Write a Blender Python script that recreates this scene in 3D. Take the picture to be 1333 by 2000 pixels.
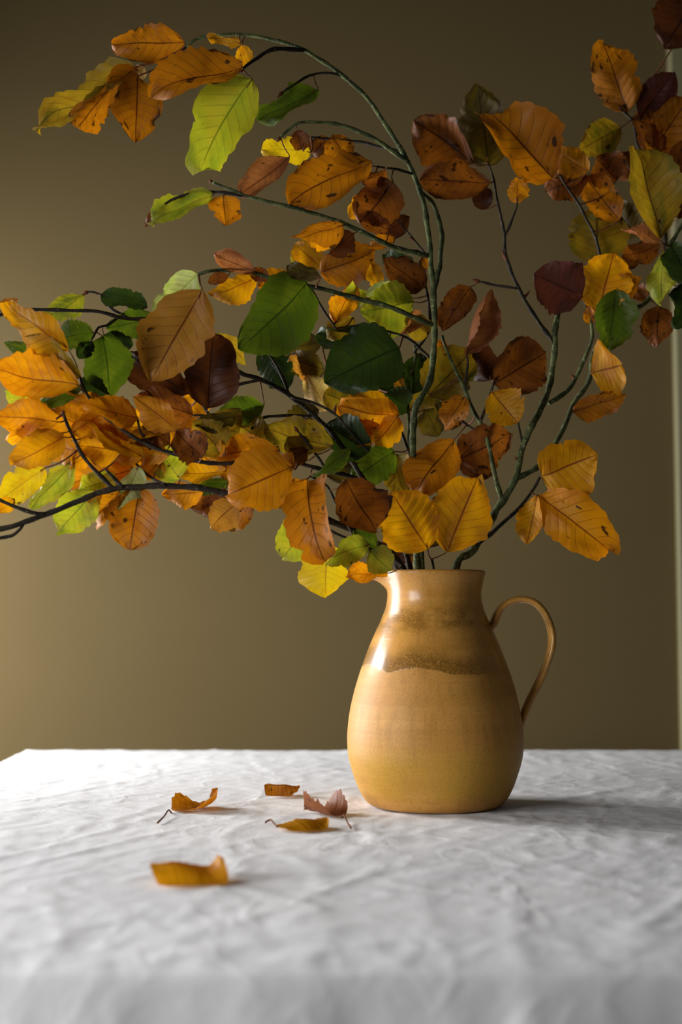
import bpy, math, random
from mathutils import Vector, Matrix, noise

for o in list(bpy.data.objects):
    bpy.data.objects.remove(o, do_unlink=True)
scene = bpy.context.scene
COL = scene.collection
R = math.radians
PI = math.pi

# ------------------------------------------------------------------ camera, light
ZT = 0.76                      # height of the cloth surface above the floor
F = 2600.0                     # focal length in pixels of the 1333 x 2000 frame
PITCH = math.atan(190 / F)
CAM = Vector((0, 0, ZT + 0.21))
DJ = 1.46                      # distance camera - jug axis
cam_d = bpy.data.cameras.new('camera')
cam = bpy.data.objects.new('camera', cam_d)
COL.objects.link(cam)
cam.location = CAM
cam.rotation_euler = (PI / 2 + PITCH, 0, 0)
cam_d.sensor_fit = 'VERTICAL'
cam_d.sensor_height = 36.0
cam_d.sensor_width = 24.0
cam_d.lens = 36.0 * F / 2000.0
cam_d.clip_start = 0.05
cam_d.dof.use_dof = True
cam_d.dof.focus_distance = 1.44
cam_d.dof.aperture_fstop = 3.2
scene.camera = cam

w = bpy.data.worlds.new('world')
scene.world = w
w.use_nodes = True
w.node_tree.nodes['Background'].inputs[0].default_value = (0.80, 0.88, 1.0, 1)
w.node_tree.nodes['Background'].inputs[1].default_value = 0.045

# two windows in the left wall: one beside the table close to the back wall, an unseen one added nearer the camera to fill the front
WX = -1.08
WINS = [dict(y0=1.58, y1=2.38, z0=ZT - 0.30, z1=ZT + 0.82),
        dict(y0=-0.15, y1=0.95, z0=ZT - 0.10, z1=ZT + 0.66)]
# daylight at the rear one, fill at the added front one: window, name, watts, downward tilt of the sky seen through it
SKY = [(0, 'window_left_rear_offscreen', 62.0, 8), (1, 'window_left_front_offscreen', 46.0, 34)]
for k_, lname, watts, tilt in SKY:
    wn_ = WINS[k_]
    ld = bpy.data.lights.new(lname, 'AREA')
    ld.shape = 'RECTANGLE'
    ld.size = wn_['z1'] - wn_['z0'] - 0.02
    ld.size_y = wn_['y1'] - wn_['y0'] - 0.02
    ld.energy = watts
    ld.color = (0.985, 1.0, 1.04)
    lo = bpy.data.objects.new(lname, ld)
    COL.objects.link(lo)
    lo.location = (WX - 0.10 - 0.5 * ld.size * math.sin(R(tilt)), (wn_['y0'] + wn_['y1']) / 2, (wn_['z0'] + wn_['z1']) / 2)
    lo.rotation_euler = (0, R(-90 + tilt), 0)

scene.view_settings.view_transform = 'Standard'
scene.view_settings.look = 'None'
scene.view_settings.exposure = 0.06
scene.view_settings.gamma = 1.0
scene.view_settings.use_curve_mapping = False

cp, sp = math.cos(PITCH), math.sin(PITCH)


def at(px, py, d=0.0):
    """point that stands d cm behind (+) or before (-) the jug axis, seen at px, py"""
    x = (px - 666.5) / F
    u = (1000 - py) / F
    wy = cp - u * sp
    wz = sp + u * cp
    k = (DJ + d / 100.0) / wy
    return CAM + Vector((x * k, DJ + d / 100.0, wz * k))


def ground(px, py, z=ZT):
    x = (px - 666.5) / F
    u = (1000 - py) / F
    wy = cp - u * sp
    wz = sp + u * cp
    k = (z - CAM.z) / wz
    return CAM + Vector((x * k, wy * k, wz * k))


# ------------------------------------------------------------------ node helpers
def lin(c):
    r = []
    for v in c:
        v = v / 255.0
        r.append(v / 12.92 if v <= 0.04045 else ((v + 0.055) / 1.055) ** 2.4)
    return (r[0], r[1], r[2], 1)


class NT:
    def __init__(self, name):
        self.m = bpy.data.materials.new(name)
        self.m.use_nodes = True
        self.t = self.m.node_tree
        for n in list(self.t.nodes):
            self.t.nodes.remove(n)
        self.out = self.n('ShaderNodeOutputMaterial')

    def n(self, kind, **kw):
        nd = self.t.nodes.new(kind)
        for k, v in kw.items():
            setattr(nd, k, v)
        return nd

    def l(self, a, b):
        self.t.links.new(a, b)

    def put(self, sock, v):
        if isinstance(v, (int, float, tuple)):
            sock.default_value = v
        else:
            self.l(v, sock)

    def math(self, op, a, b=0.0, c=0.0, clamp=False):
        nd = self.n('ShaderNodeMath', operation=op, use_clamp=clamp)
        self.put(nd.inputs[0], a)
        self.put(nd.inputs[1], b)
        if op in ('MULTIPLY_ADD', 'SMOOTH_MIN', 'COMPARE'):
            self.put(nd.inputs[2], c)
        return nd.outputs[0]

    def ramp(self, v, lo, hi, a=0.0, b=1.0):
        nd = self.n('ShaderNodeMapRange', interpolation_type='SMOOTHSTEP')
        self.put(nd.inputs[0], v)
        for i, q in enumerate((lo, hi, a, b)):
            nd.inputs[i + 1].default_value = q
        return nd.outputs[0]

    def mix(self, f, a, b, blend='MIX'):
        nd = self.n('ShaderNodeMix', data_type='RGBA', blend_type=blend)
        self.put(nd.inputs['Factor'], f)
        self.put(nd.inputs[6], a)
        self.put(nd.inputs[7], b)
        return nd.outputs[2]

    def noise(self, vec, scale, detail=3.0, rough=0.55, w=None):
        nd = self.n('ShaderNodeTexNoise', noise_dimensions='4D' if w is not None else '3D')
        self.l(vec, nd.inputs['Vector'])
        nd.inputs['Scale'].default_value = scale
        nd.inputs['Detail'].default_value = detail
        nd.inputs['Roughness'].default_value = rough
        if w is not None:
            self.put(nd.inputs['W'], w)
        return nd.outputs['Fac']

    def bump(self, h, strength, dist=0.001, normal=None):
        nd = self.n('ShaderNodeBump')
        nd.inputs['Strength'].default_value = strength
        nd.inputs['Distance'].default_value = dist
        self.l(h, nd.inputs['Height'])
        if normal is not None:
            self.l(normal, nd.inputs['Normal'])
        return nd.outputs[0]

    def bsdf(self, col, rough, spec=0.5, normal=None, coat=0.0, coat_r=0.1):
        b = self.n('ShaderNodeBsdfPrincipled')
        self.put(b.inputs['Base Color'], col)
        self.put(b.inputs['Roughness'], rough)
        b.inputs['Specular IOR Level'].default_value = spec
        self.put(b.inputs['Coat Weight'], coat)
        b.inputs['Coat Roughness'].default_value = coat_r
        if normal is not None:
            self.l(normal, b.inputs['Normal'])
        return b.outputs[0]

    def done(self, sh):
        self.l(sh, self.out.inputs[0])
        return self.m

    def mapped(self, vec, scale=(1, 1, 1)):
        nd = self.n('ShaderNodeMapping')
        self.l(vec, nd.inputs[0])
        nd.inputs['Scale'].default_value = scale
        return nd.outputs[0]


def mat_plain(name, c1, c2, scale=8.0, rough=0.7, bump=0.15, spec=0.3, bscale=None):
    t = NT(name)
    co = t.n('ShaderNodeTexCoord').outputs['Object']
    f = t.noise(co, scale, 4)
    col = t.mix(t.ramp(f, 0.3, 0.7), lin(c1), lin(c2))
    h = t.noise(co, bscale or scale * 20, 3)
    return t.done(t.bsdf(col, rough, spec, t.bump(h, bump)))


M_WALL = mat_plain('khaki_wall_paint', (86, 73, 45), (90, 76, 48), 1.6, 0.75, 0.08, 0.08, 60)
M_TRIM = mat_plain('cream_trim_paint', (118, 112, 80), (112, 106, 76), 2.0, 0.5, 0.05, 0.35, 60)
M_FLOOR = mat_plain('dark_floor_boards', (84, 62, 42), (60, 44, 30), 3.0, 0.5, 0.2)
M_WOOD = mat_plain('table_wood', (120, 84, 52), (92, 62, 38), 6.0, 0.55, 0.2)


def mat_cloth():
    t = NT('white_linen')
    co = t.n('ShaderNodeTexCoord').outputs['Object']
    n1 = t.noise(co, 5, 4)
    col = t.mix(t.ramp(n1, 0.3, 0.7), lin((226, 224, 222)), lin((234, 232, 229)))
    a = t.noise(t.mapped(co, (900, 90, 400)), 1.0, 2)
    b = t.noise(t.mapped(co, (90, 900, 400)), 1.0, 2)
    wv = t.math('ADD', a, b)
    cr = t.noise(co, 60, 5, 0.6)
    nb = t.bump(wv, 0.20, 0.0006)
    nb = t.bump(cr, 0.25, 0.0020, nb)
    wp = t.n('ShaderNodeTexNoise')
    t.l(co, wp.inputs['Vector'])
    wp.inputs['Scale'].default_value = 9
    wv_ = t.n('ShaderNodeVectorMath', operation='MULTIPLY_ADD')
    t.l(wp.outputs['Color'], wv_.inputs[0])
    wv_.inputs[1].default_value = (0.10, 0.10, 0.10)
    t.l(co, wv_.inputs[2])
    for sc_, st_, di_, mp_ in ((13, 0.08, 0.0030, (1, 0.55, 1)), (30, 0.08, 0.0016, (0.7, 1, 1)), (6, 0.06, 0.005, (1.2, 0.4, 1))):
        nz = t.noise(t.mapped(wv_.outputs[0], mp_), sc_, 1.5, 0.4)
        rdg = t.math('ABSOLUTE', t.math('SUBTRACT', nz, 0.5))
        nb = t.bump(t.ramp(rdg, 0.05, 0.0), st_, di_, nb)
    return t.done(t.bsdf(col, 0.88, 0.15, nb))


M_CLOTH = mat_cloth()


def mat_glaze():
    t = NT('ochre_stoneware_glaze')
    co = t.n('ShaderNodeTexCoord').outputs['Object']
    sx = t.n('ShaderNodeSeparateXYZ')
    t.l(co, sx.inputs[0])
    x, z = sx.outputs[0], sx.outputs[2]
    rings = t.noise(t.mapped(co, (3, 3, 70)), 1.0, 4, 0.6)
    runs = t.noise(t.mapped(co, (130, 130, 16)), 1.0, 3, 0.6)      # fine vertical runs of the glaze
    broad = t.noise(co, 14, 3)
    speck = t.noise(co, 620, 2, 0.6)
    speck2 = t.noise(co, 190, 3, 0.6)
    base = t.mix(t.ramp(rings, 0.35, 0.68), lin((184, 134, 61)), lin((167, 118, 47)))
    base = t.mix(t.ramp(broad, 0.4, 0.72, 0, 0.7), base, lin((182, 128, 58)))
    base = t.mix(t.ramp(runs, 0.48, 0.70, 0, 0.45), base, lin((150, 104, 40)))
    # greener, thinner glaze towards the foot
    foot = t.math('MULTIPLY', t.ramp(z, 0.008, 0.02), t.ramp(z, 0.080, 0.048))
    foot = t.math('MULTIPLY', foot, t.ramp(broad, 0.30, 0.60, 0.25, 0.85))
    base = t.mix(foot, base, lin((172, 130, 40)))
    # the drip band on the shoulder with a wavy lower edge
    wav = t.noise(t.mapped(co, (1, 1, 0.15)), 15, 2, 0.5)
    zz = t.math('MULTIPLY_ADD', wav, 0.034, z)
    zz = t.math('MULTIPLY_ADD', speck2, 0.005, zz)
    band = t.math('MULTIPLY', t.ramp(zz, 0.1640, 0.1665), t.ramp(zz, 0.1930, 0.1740))
    band = t.math('MULTIPLY', band, t.ramp(x, 0.062, 0.030, 0.30, 1.0))
    band = t.math('MULTIPLY', band, t.ramp(broad, 0.25, 0.55, 0.65, 1.0))
    nk = t.noise(t.mapped(co, (20, 20, 34)), 1.0, 3, 0.6)
    neck = t.math('MULTIPLY', t.ramp(z, 0.178, 0.196), t.ramp(z, 0.222, 0.204))
    neck = t.math('MULTIPLY', neck, t.ramp(nk, 0.42, 0.58))
    dark = t.math('MAXIMUM', band, t.math('MULTIPLY', neck, 0.8))
    darkv = t.math('MULTIPLY', dark, t.ramp(speck, 0.38, 0.56, 0.45, 0.95))
    base = t.mix(darkv, base, lin((104, 70, 12)))
    fine = t.ramp(speck, 0.48, 0.68, 0, 0.40)
    base = t.mix(fine, base, lin((124, 82, 28)))
    gl = t.math('MAXIMUM', dark, t.ramp(z, 0.130, 0.165))
    rough = t.math('MULTIPLY_ADD', gl, -0.22, 0.50)
    rough = t.math('MULTIPLY_ADD', rings, 0.08, rough)
    nb = t.bump(rings, 0.22, 0.0022)
    nb = t.bump(speck2, 0.10, 0.0008, nb)
    nb = t.bump(band, 0.35, 0.0008, nb)
    return t.done(t.bsdf(base, rough, 0.30, nb, t.math('MULTIPLY_ADD', dark, 0.45, t.math('MULTIPLY', gl, 0.15)), 0.13))


M_GLAZE = mat_glaze()


def mat_bark(name, c1, c2, c3):
    t = NT(name)
    co = t.n('ShaderNodeTexCoord').outputs['Object']
    f = t.noise(co, 90, 4, 0.6)
    g = t.noise(co, 260, 3, 0.6)
    col = t.mix(t.ramp(f, 0.42, 0.62), lin(c1), lin(c2))
    col = t.mix(t.ramp(g, 0.60, 0.68, 0, 0.8), col, lin(c3))
    return t.done(t.bsdf(col, 0.8, 0.2, t.bump(g, 0.5, 0.0012)))


M_BARK = mat_bark('lichen_bark', (52, 58, 32), (84, 92, 52), (142, 142, 98))
M_TWIG = mat_bark('dark_twig_bark', (34, 29, 22), (50, 42, 30), (92, 84, 66))
M_STALK = mat_bark('leaf_stalk_skin', (112, 66, 36), (84, 46, 26), (140, 96, 56))
M_BUD = mat_bark('bud_scale', (104, 56, 32), (70, 36, 22), (140, 88, 52))


def mat_leaf(name, a, b, vein, spots=0.15, edge=0.6, trans=0.42, rough=0.5, patch=0.6, alt=None, gain=1.0):
    t = NT(name)
    uv = t.n('ShaderNodeUVMap').outputs[0]
    rnd = t.n('ShaderNodeObjectInfo').outputs['Random']
    sx = t.n('ShaderNodeSeparateXYZ')
    t.l(uv, sx.inputs[0])
    u = t.math('ABSOLUTE', t.math('MULTIPLY_ADD', sx.outputs[0], 2.0, -1.0))
    v = sx.outputs[1]
    seed = t.math('MULTIPLY', rnd, 37.0)
    big = t.noise(uv, 2.6, 3, 0.55, seed)
    mid = t.noise(uv, 9.0, 4, 0.6, seed)
    # margin and tip turn to the second colour
    em = t.math('MAXIMUM', t.ramp(u, 0.45, 1.05), t.ramp(v, 0.62, 1.05))
    em = t.math('MULTIPLY', t.math('MULTIPLY_ADD', mid, 1.5, -0.2), em, clamp=True)
    f = t.math('MAXIMUM', t.math('MULTIPLY', em, edge), t.ramp(big, 0.46, 0.66, 0, patch))
    col = t.mix(f, lin(a), lin(b))
    if alt is not None:                              # green left along the veins
        col = t.mix(t.ramp(big, 0.50, 0.32, 0, 0.75), col, lin(alt))
    # veins: midrib and nine pairs of side veins
    ph = t.math('FRACT', t.math('SUBTRACT', t.math('MULTIPLY', v, 9.0), t.math('MULTIPLY', u, 1.9)))
    dist = t.math('ABSOLUTE', t.math('SUBTRACT', ph, 0.5))
    side = t.ramp(dist, 0.07, 0.0)
    side = t.math('MULTIPLY', side, t.ramp(u, 1.0, 0.55, 0.15, 0.62))
    rib = t.ramp(u, 0.045, 0.012)
    vv = t.math('MAXIMUM', side, rib)
    col = t.mix(t.math('MULTIPLY', vv, 0.95), col, lin(vein))
    # brown spots and scorched rim
    sp_ = t.noise(uv, 6.5, 2, 0.4, t.math('ADD', seed, 5.0))
    sm = t.ramp(sp_, 0.74 - 0.25 * spots, 0.78 - 0.25 * spots)
    rim = t.math('MULTIPLY', t.ramp(u, 0.70, 0.92), t.ramp(t.noise(uv, 3.4, 2, 0.5, t.math('ADD', seed, 9.0)), 0.66 - 0.2 * spots, 0.70 - 0.2 * spots))
    col = t.mix(t.math('MULTIPLY', t.math('MAXIMUM', sm, rim), 0.88), col, lin((44, 24, 12)))
    tin = t.math('MULTIPLY_ADD', rnd, 0.28 * gain, 0.42 * gain)
    cc = t.n('ShaderNodeCombineXYZ')
    for i in range(3):
        t.l(tin, cc.inputs[i])
    col = t.mix(1.0, col, cc.outputs[0], 'MULTIPLY')
    hgt = t.math('MULTIPLY_ADD', mid, 0.35, t.math('MULTIPLY', vv, -1.0))
    nb = t.bump(hgt, 0.55, 0.0008)
    d = t.bsdf(col, rough, 0.22, nb)
    tr = t.n('ShaderNodeBsdfTranslucent')
    t.l(t.mix(1.0, col, (1.16, 1.14, 0.68, 1), 'MULTIPLY'), tr.inputs[0])
    mx = t.n('ShaderNodeMixShader')
    mx.inputs[0].default_value = trans
    t.l(d, mx.inputs[1])
    t.l(tr.outputs[0], mx.inputs[2])
    return t.done(mx.outputs[0])


LEAF = {
    'Y': mat_leaf('leaf_gold', (244, 172, 14), (214, 122, 10), (150, 74, 18), 0.12, 0.5, 0.50, gain=1.16),
    'LY': mat_leaf('leaf_lemon', (240, 204, 26), (220, 164, 18), (190, 150, 40), 0.10, 0.5, 0.42, gain=1.12),
    'OY': mat_leaf('leaf_amber', (238, 158, 16), (200, 108, 10), (140, 66, 16), 0.22, 0.6, 0.50, gain=1.15),
    'O': mat_leaf('leaf_orange', (212, 132, 18), (168, 90, 12), (98, 44, 14), 0.36, 0.6, 0.42),
    'T': mat_leaf('leaf_tan', (216, 150, 60), (180, 112, 38), (132, 72, 26), 0.15, 0.5, 0.40),
    'B': mat_leaf('leaf_brown', (158, 90, 28), (104, 54, 18), (70, 32, 14), 0.44, 0.7, 0.40),
    'D': mat_leaf('leaf_dark_brown', (92, 48, 22), (62, 32, 17), (46, 22, 12), 0.2, 0.6, 0.34),
    'DM': mat_leaf('leaf_maroon', (98, 48, 36), (72, 34, 26), (60, 28, 20), 0.1, 0.5, 0.30),
    'R': mat_leaf('leaf_russet', (172, 108, 66), (118, 62, 32), (92, 44, 26), 0.2, 0.6, 0.38, 0.42, gain=1.3),
    'G': mat_leaf('leaf_green', (88, 110, 26), (122, 134, 32), (48, 76, 20), 0.06, 0.4, 0.40, 0.45),
    'GD': mat_leaf('leaf_deep_green', (52, 72, 26), (70, 88, 28), (30, 50, 18), 0.06, 0.4, 0.30, 0.42),
    'L': mat_leaf('leaf_lime', (186, 190, 48), (214, 192, 52), (124, 134, 34), 0.10, 0.5, 0.42, 0.5, 0.6, (140, 164, 40), gain=1.08),
    'K': mat_leaf('leaf_olive', (176, 142, 34), (138, 96, 24), (92, 70, 20), 0.22, 0.6, 0.40, 0.5, 0.6, (112, 112, 30), gain=1.1),
    'KD': mat_leaf('leaf_dull_olive', (110, 92, 30), (86, 64, 22), (60, 48, 18), 0.2, 0.6, 0.36),
    'P': mat_leaf('leaf_pale', (230, 200, 140), (206, 160, 84), (170, 120, 60), 0.06, 0.6, 0.36, 0.42, gain=1.4),
    'PG': mat_leaf('leaf_pale_green', (200, 208, 136), (158, 178, 78), (150, 150, 70), 0.06, 0.5, 0.40, 0.42, gain=1.15),
}


# ------------------------------------------------------------------ mesh helpers
def mesh_obj(name, verts, faces, mat, parent=None, smooth=True, uvs=None):
    me = bpy.data.meshes.new(name)
    me.from_pydata([tuple(v) for v in verts], [], faces)
    if smooth:
        me.polygons.foreach_set('use_smooth', [True] * len(me.polygons))
    if uvs is not None:
        lay = me.uv_layers.new(name='UVMap')
        for lp in me.loops:
            lay.data[lp.index].uv = uvs[lp.vertex_index]
    me.materials.append(mat)
    me.update()
    o = bpy.data.objects.new(name, me)
    COL.objects.link(o)
    if parent is not None:
        o.parent = parent
        o.matrix_parent_inverse = Matrix.Translation(-Vector(parent.location))
    return o


def tag(o, label, cat, group=None):
    o['label'] = label
    o['category'] = cat
    if group:
        o['group'] = group
    return o


def box(name, x0, x1, y0, y1, z0, z1, mat, parent=None, bev=0.0):
    v = [(x, y, z) for z in (z0, z1) for y in (y0, y1) for x in (x0, x1)]
    f = [(0, 2, 3, 1), (4, 5, 7, 6), (0, 1, 5, 4), (2, 6, 7, 3), (0, 4, 6, 2), (1, 3, 7, 5)]
    o = mesh_obj(name, v, f, mat, parent, smooth=False)
    if bev:
        b = o.modifiers.new('bevel', 'BEVEL')
        b.width = bev
        b.segments = 3
    return o


def catmull(pts, step):
    P = [pts[0] + (pts[0] - pts[1])] + list(pts) + [pts[-1] + (pts[-1] - pts[-2])]
    out = []
    for i in range(1, len(P) - 2):
        a, b, c, d = P[i - 1], P[i], P[i + 1], P[i + 2]
        n = max(2, int((c - b).length / step))
        for k in range(n):
            t = k / n
            out.append(0.5 * ((2 * b) + (c - a) * t + (2 * a - 5 * b + 4 * c - d) * t * t + (3 * b - a - 3 * c + d) * t ** 3))
    out.append(pts[-1].copy())
    return out


def tube(name, line, radii, mat, parent=None, sides=8, seed=0, knots=True, flat=None):
    rg = random.Random(seed)
    n = len(line)
    rad = []
    length = 0.0
    nxt = rg.uniform(0.008, 0.02)
    bumps = []
    for i in range(n):
        if i:
            length += (line[i] - line[i - 1]).length
        if knots and length > nxt:
            bumps.append(i)
            nxt = length + rg.uniform(0.012, 0.030)
        rad.append(radii(i / max(1, n - 1)))
    if knots:
        for b in bumps:
            k = rg.uniform(0.12, 0.34)
            for j, q in ((-1, 0.45), (0, 1), (1, 0.5)):
                if 0 <= b + j < n:
                    rad[b + j] *= 1 + k * q
    vs, fs = [], []
    tprev = (line[1] - line[0]).normalized()
    nrm = tprev.orthogonal().normalized()
    for i in range(n):
        a = line[max(0, i - 1)]
        b = line[min(n - 1, i + 1)]
        t = (b - a).normalized() if (b - a).length > 1e-9 else tprev
        q = tprev.rotation_difference(t)
        nrm = (q @ nrm).normalized()
        bn = t.cross(nrm)
        tprev = t
        for s in range(sides):
            an = 2 * PI * s / sides
            e = 1.0 + (0.10 * noise.noise(line[i] * 260 + Vector((s * 3.1, seed, 0))) if knots else 0)
            vs.append(line[i] + (nrm * math.cos(an) + bn * math.sin(an)) * rad[i] * e)
    for i in range(n - 1):
        for s in range(sides):
            s2 = (s + 1) % sides
            fs.append((i * sides + s, i * sides + s2, (i + 1) * sides + s2, (i + 1) * sides + s))
    fs.append(tuple(reversed(range(sides))))
    fs.append(tuple((n - 1) * sides + s for s in range(sides)))
    return mesh_obj(name, vs, fs, mat, parent)


def blade(L, W, seed, cup=0.5, bend=0.5, twist=0.0, wave=0.05, fold=0.1, nv=30, nu=14, bites=None, tipcurl=None, sway=None):
    """one leaf blade: base at 0, tip on +Y at L, upper face +Z. returns verts, faces, uvs"""
    rg = random.Random(seed)
    ea, eb = rg.uniform(0.55, 0.80), rg.uniform(0.58, 0.88)
    pk = ea / (ea + eb)
    top = pk ** ea * (1 - pk) ** eb
    if bites is None:
        bites = []
        for _ in range(rg.choice((0, 0, 1, 1, 2, 3))):
            bites.append((rg.choice((-1, 1)), rg.uniform(0.25, 0.95), rg.uniform(0.08, 0.30), rg.uniform(0.02, 0.05)))
    ph1, ph2, ph3 = rg.uniform(0, 9), rg.uniform(0, 9), rg.uniform(0, 9)
    asym = rg.uniform(-0.08, 0.08)
    corr = rg.uniform(0.009, 0.015) * L
    # centre line bent along its length
    cl = [(0.0, 0.0, 0.0)]
    y = z = 0.0
    b1 = rg.uniform(-0.3, 0.3)
    b2 = rg.uniform(-0.9, 1.5)
    if tipcurl is not None:
        b2 = tipcurl
    if sway is not None:
        b1 = sway
    for i in range(1, nv + 1):
        v = (i - 0.5) / nv
        an = -bend * (v - 0.2) * abs(v - 0.2) ** 0.3 + b1 * math.sin(v * 5 + ph3) - b2 * max(0.0, v - 0.72) * 3.0
        y += math.cos(an) / nv
        z += math.sin(an) / nv
        cl.append((y, z, an))
    ch = math.hypot(y, z)
    rot = -math.atan2(z, y)
    c, s = math.cos(rot), math.sin(rot)
    vs, uvs, fs = [], [], []
    for i in range(nv + 1):
        v = i / nv
        vv = min(max(v, 0.0), 1.0)
        wdt = (vv ** ea) * ((1 - vv) ** eb) / top if 0 < vv < 1 else 0.0
        if i == 0:
            wdt = 0.03
        if i == nv:
            wdt = 0.012
        y0, z0, an = cl[i]
        for j in range(nu + 1):
            u = -1 + 2 * j / nu
            sd = 1 if u > 0 else -1
            phase = v * 9 - abs(u) * 1.9
            half = W / 2 * wdt * (1 + asym * sd)
            half *= 1 + 0.028 * abs(u) ** 3 * math.cos(2 * PI * phase) + 0.20 * noise.noise(Vector((v * 3.2 + ph1, sd * 3.7, seed * 0.37))) + 0.13 * noise.noise(Vector((v * 11 + ph1, sd * 5.7, seed * 0.21)))
            for (bs, bv, bd, bw) in bites:
                if bs == sd:
                    half *= 1 - bd * math.exp(-((v - bv) / bw) ** 2)
            ss = u * half
            k = cup / (W / 2)
            if abs(k) > 1e-4:
                x = math.sin(k * ss) / k
                h = (1 - math.cos(k * ss)) / k
            else:
                x, h = ss, 0.0
            h += fold * abs(ss) * (1 - 0.3 * v)
            au = abs(u)
            h += corr * math.cos(2 * PI * phase) * min(1.0, au * 2.2) * (1 - 0.25 * au)
            h += wave * L * au ** 2 * math.sin(v * 8.5 + ph2 + sd * 1.3) * (0.4 + 0.6 * v)
            h += 0.055 * L * noise.noise(Vector((u * 1.5 + ph2, v * 2.5, seed * 0.71))) + 0.030 * L * au * noise.noise(Vector((u * 2.0 + ph1, v * 7, seed * 0.31)))
            h -= 0.006 * L * math.exp(-(au / 0.08) ** 2)
            tw = twist * (v - 0.3)
            xr = x * math.cos(tw) - h * math.sin(tw)
            hr = x * math.sin(tw) + h * math.cos(tw)
            yy = y0 * L - hr * math.sin(an)
            zz = z0 * L + hr * math.cos(an)
            vs.append(Vector((xr, (yy * c - zz * s) / ch, (yy * s + zz * c) / ch)))
            uvs.append((0.5 + u / 2, v))
    for i in range(nv):
        for j in range(nu):
            a = i * (nu + 1) + j
            fs.append((a, a + 1, a + nu + 2, a + nu + 1))
    off = vs[nu // 2].copy()
    return [p - off for p in vs], fs, uvs


def put_blade(name, base, tip, facing, W, seed, mat, parent=None, roll=0.0, **kw):
    """blade from base to tip, upper face towards 'facing', turned by roll about its axis"""
    ax = tip - base
    L = ax.length
    yv = ax.normalized()
    zv = (facing - yv * facing.dot(yv)).normalized()
    xv = yv.cross(zv)
    m = Matrix((xv, yv, zv)).transposed() @ Matrix.Rotation(roll, 3, 'Y')
    vs, fs, uvs = blade(L, W, seed, **kw)
    return mesh_obj(name, [base + m @ p for p in vs], fs, mat, parent, True, uvs)


# ------------------------------------------------------------------ the room
WALL_Y = 2.46


def struct(o):
    o['kind'] = 'structure'
    return o


struct(box('floor', -1.16, 1.9, -0.9, WALL_Y + 0.1, -0.06, 0.0, M_FLOOR))
struct(box('wall_back', -1.16, 1.9, WALL_Y, WALL_Y + 0.12, 0.0, 2.7, M_WALL))
# left wall with its rear window opening and the added front one
wl = bpy.data.objects.new('wall_left', None)
COL.objects.link(wl)
wl.location = (WX, 1.0, 0)
struct(wl)
xw0, xw1 = WX - 0.08, WX
order = sorted(WINS, key=lambda q: q['y0'])
ya = -0.9
for q in order:
    box('wall_panel', xw0, xw1, ya, q['y0'], 0, 2.7, M_WALL, wl)
    box('wall_panel', xw0, xw1, q['y0'], q['y1'], 0, q['z0'], M_WALL, wl)
    box('wall_panel', xw0, xw1, q['y0'], q['y1'], q['z1'], 2.7, M_WALL, wl)
    ya = q['y1']
box('wall_panel', xw0, xw1, ya, WALL_Y, 0, 2.7, M_WALL, wl)
for n_, q in enumerate(WINS):
    wn = bpy.data.objects.new('window_%d' % (n_ + 1), None)  # the second is the added front window
    COL.objects.link(wn)
    wn.location = (WX, (q['y0'] + q['y1']) / 2, q['z0'])
    struct(wn)
    fx0, fx1 = WX - 0.06, WX - 0.015
    ym = (q['y0'] + q['y1']) / 2
    box('window_frame', fx0, fx1, q['y0'], q['y0'] + 0.035, q['z0'], q['z1'], M_TRIM, wn, 0.004)
    box('window_frame', fx0, fx1, q['y1'] - 0.035, q['y1'], q['z0'], q['z1'], M_TRIM, wn, 0.004)
    box('window_frame', fx0, fx1, q['y0'], q['y1'], q['z1'] - 0.035, q['z1'], M_TRIM, wn, 0.004)
    box('window_sill', fx0, fx1 + 0.06, q['y0'] - 0.03, q['y1'] + 0.03, q['z0'] - 0.025, q['z0'] + 0.01, M_TRIM, wn, 0.004)
    box('mullion', fx0, fx1, ym - 0.015, ym + 0.015, q['z0'], q['z1'], M_TRIM, wn, 0.004)
# pale casing at the right edge of the wall
tx = at(1319.5, 700, (WALL_Y - DJ) * 100 - 2).x
t1 = struct(box('trim_1', tx, tx + 0.14, WALL_Y - 0.022, WALL_Y + 0.002, 0.0, 2.66, M_TRIM, None, 0.004))

# ------------------------------------------------------------------ table and cloth
TX0, TX1 = -0.474, 0.95
TY0, TY1 = 0.812, 2.026
tb = bpy.data.objects.new('dining_table', None)
COL.objects.link(tb)
tb.location = ((TX0 + TX1) / 2, (TY0 + TY1) / 2, 0)
tag(tb, 'wooden dining table hidden under the white linen cloth', 'table')
box('tabletop', TX0 + 0.008, TX1 - 0.008, TY0 + 0.008, TY1 - 0.008, ZT - 0.038, ZT - 0.0045, M_WOOD, tb, 0.004)
for x in (TX0 + 0.05, TX1 - 0.11):
    for y in (TY0 + 0.05, TY1 - 0.11):
        box('leg', x, x + 0.06, y, y + 0.06, 0.0, ZT - 0.037, M_WOOD, tb, 0.004)


def crease(p, f, k, sx=1.0, sy=1.0, off=0.0):
    q = Vector((p.x * sx * f + off, p.y * sy * f, off * 1.7))
    wv = Vector((noise.noise(q * 0.7 + Vector((5, 1, 2))), noise.noise(q * 0.7 + Vector((1, 8, 3))), 0)) * 0.9
    return max(0.0, 1 - abs(noise.noise(q + wv)) * k)


def rot2(p, a):
    c, s = math.cos(a), math.sin(a)
    return Vector((p.x * c - p.y * s, p.x * s + p.y * c, 0))


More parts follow.
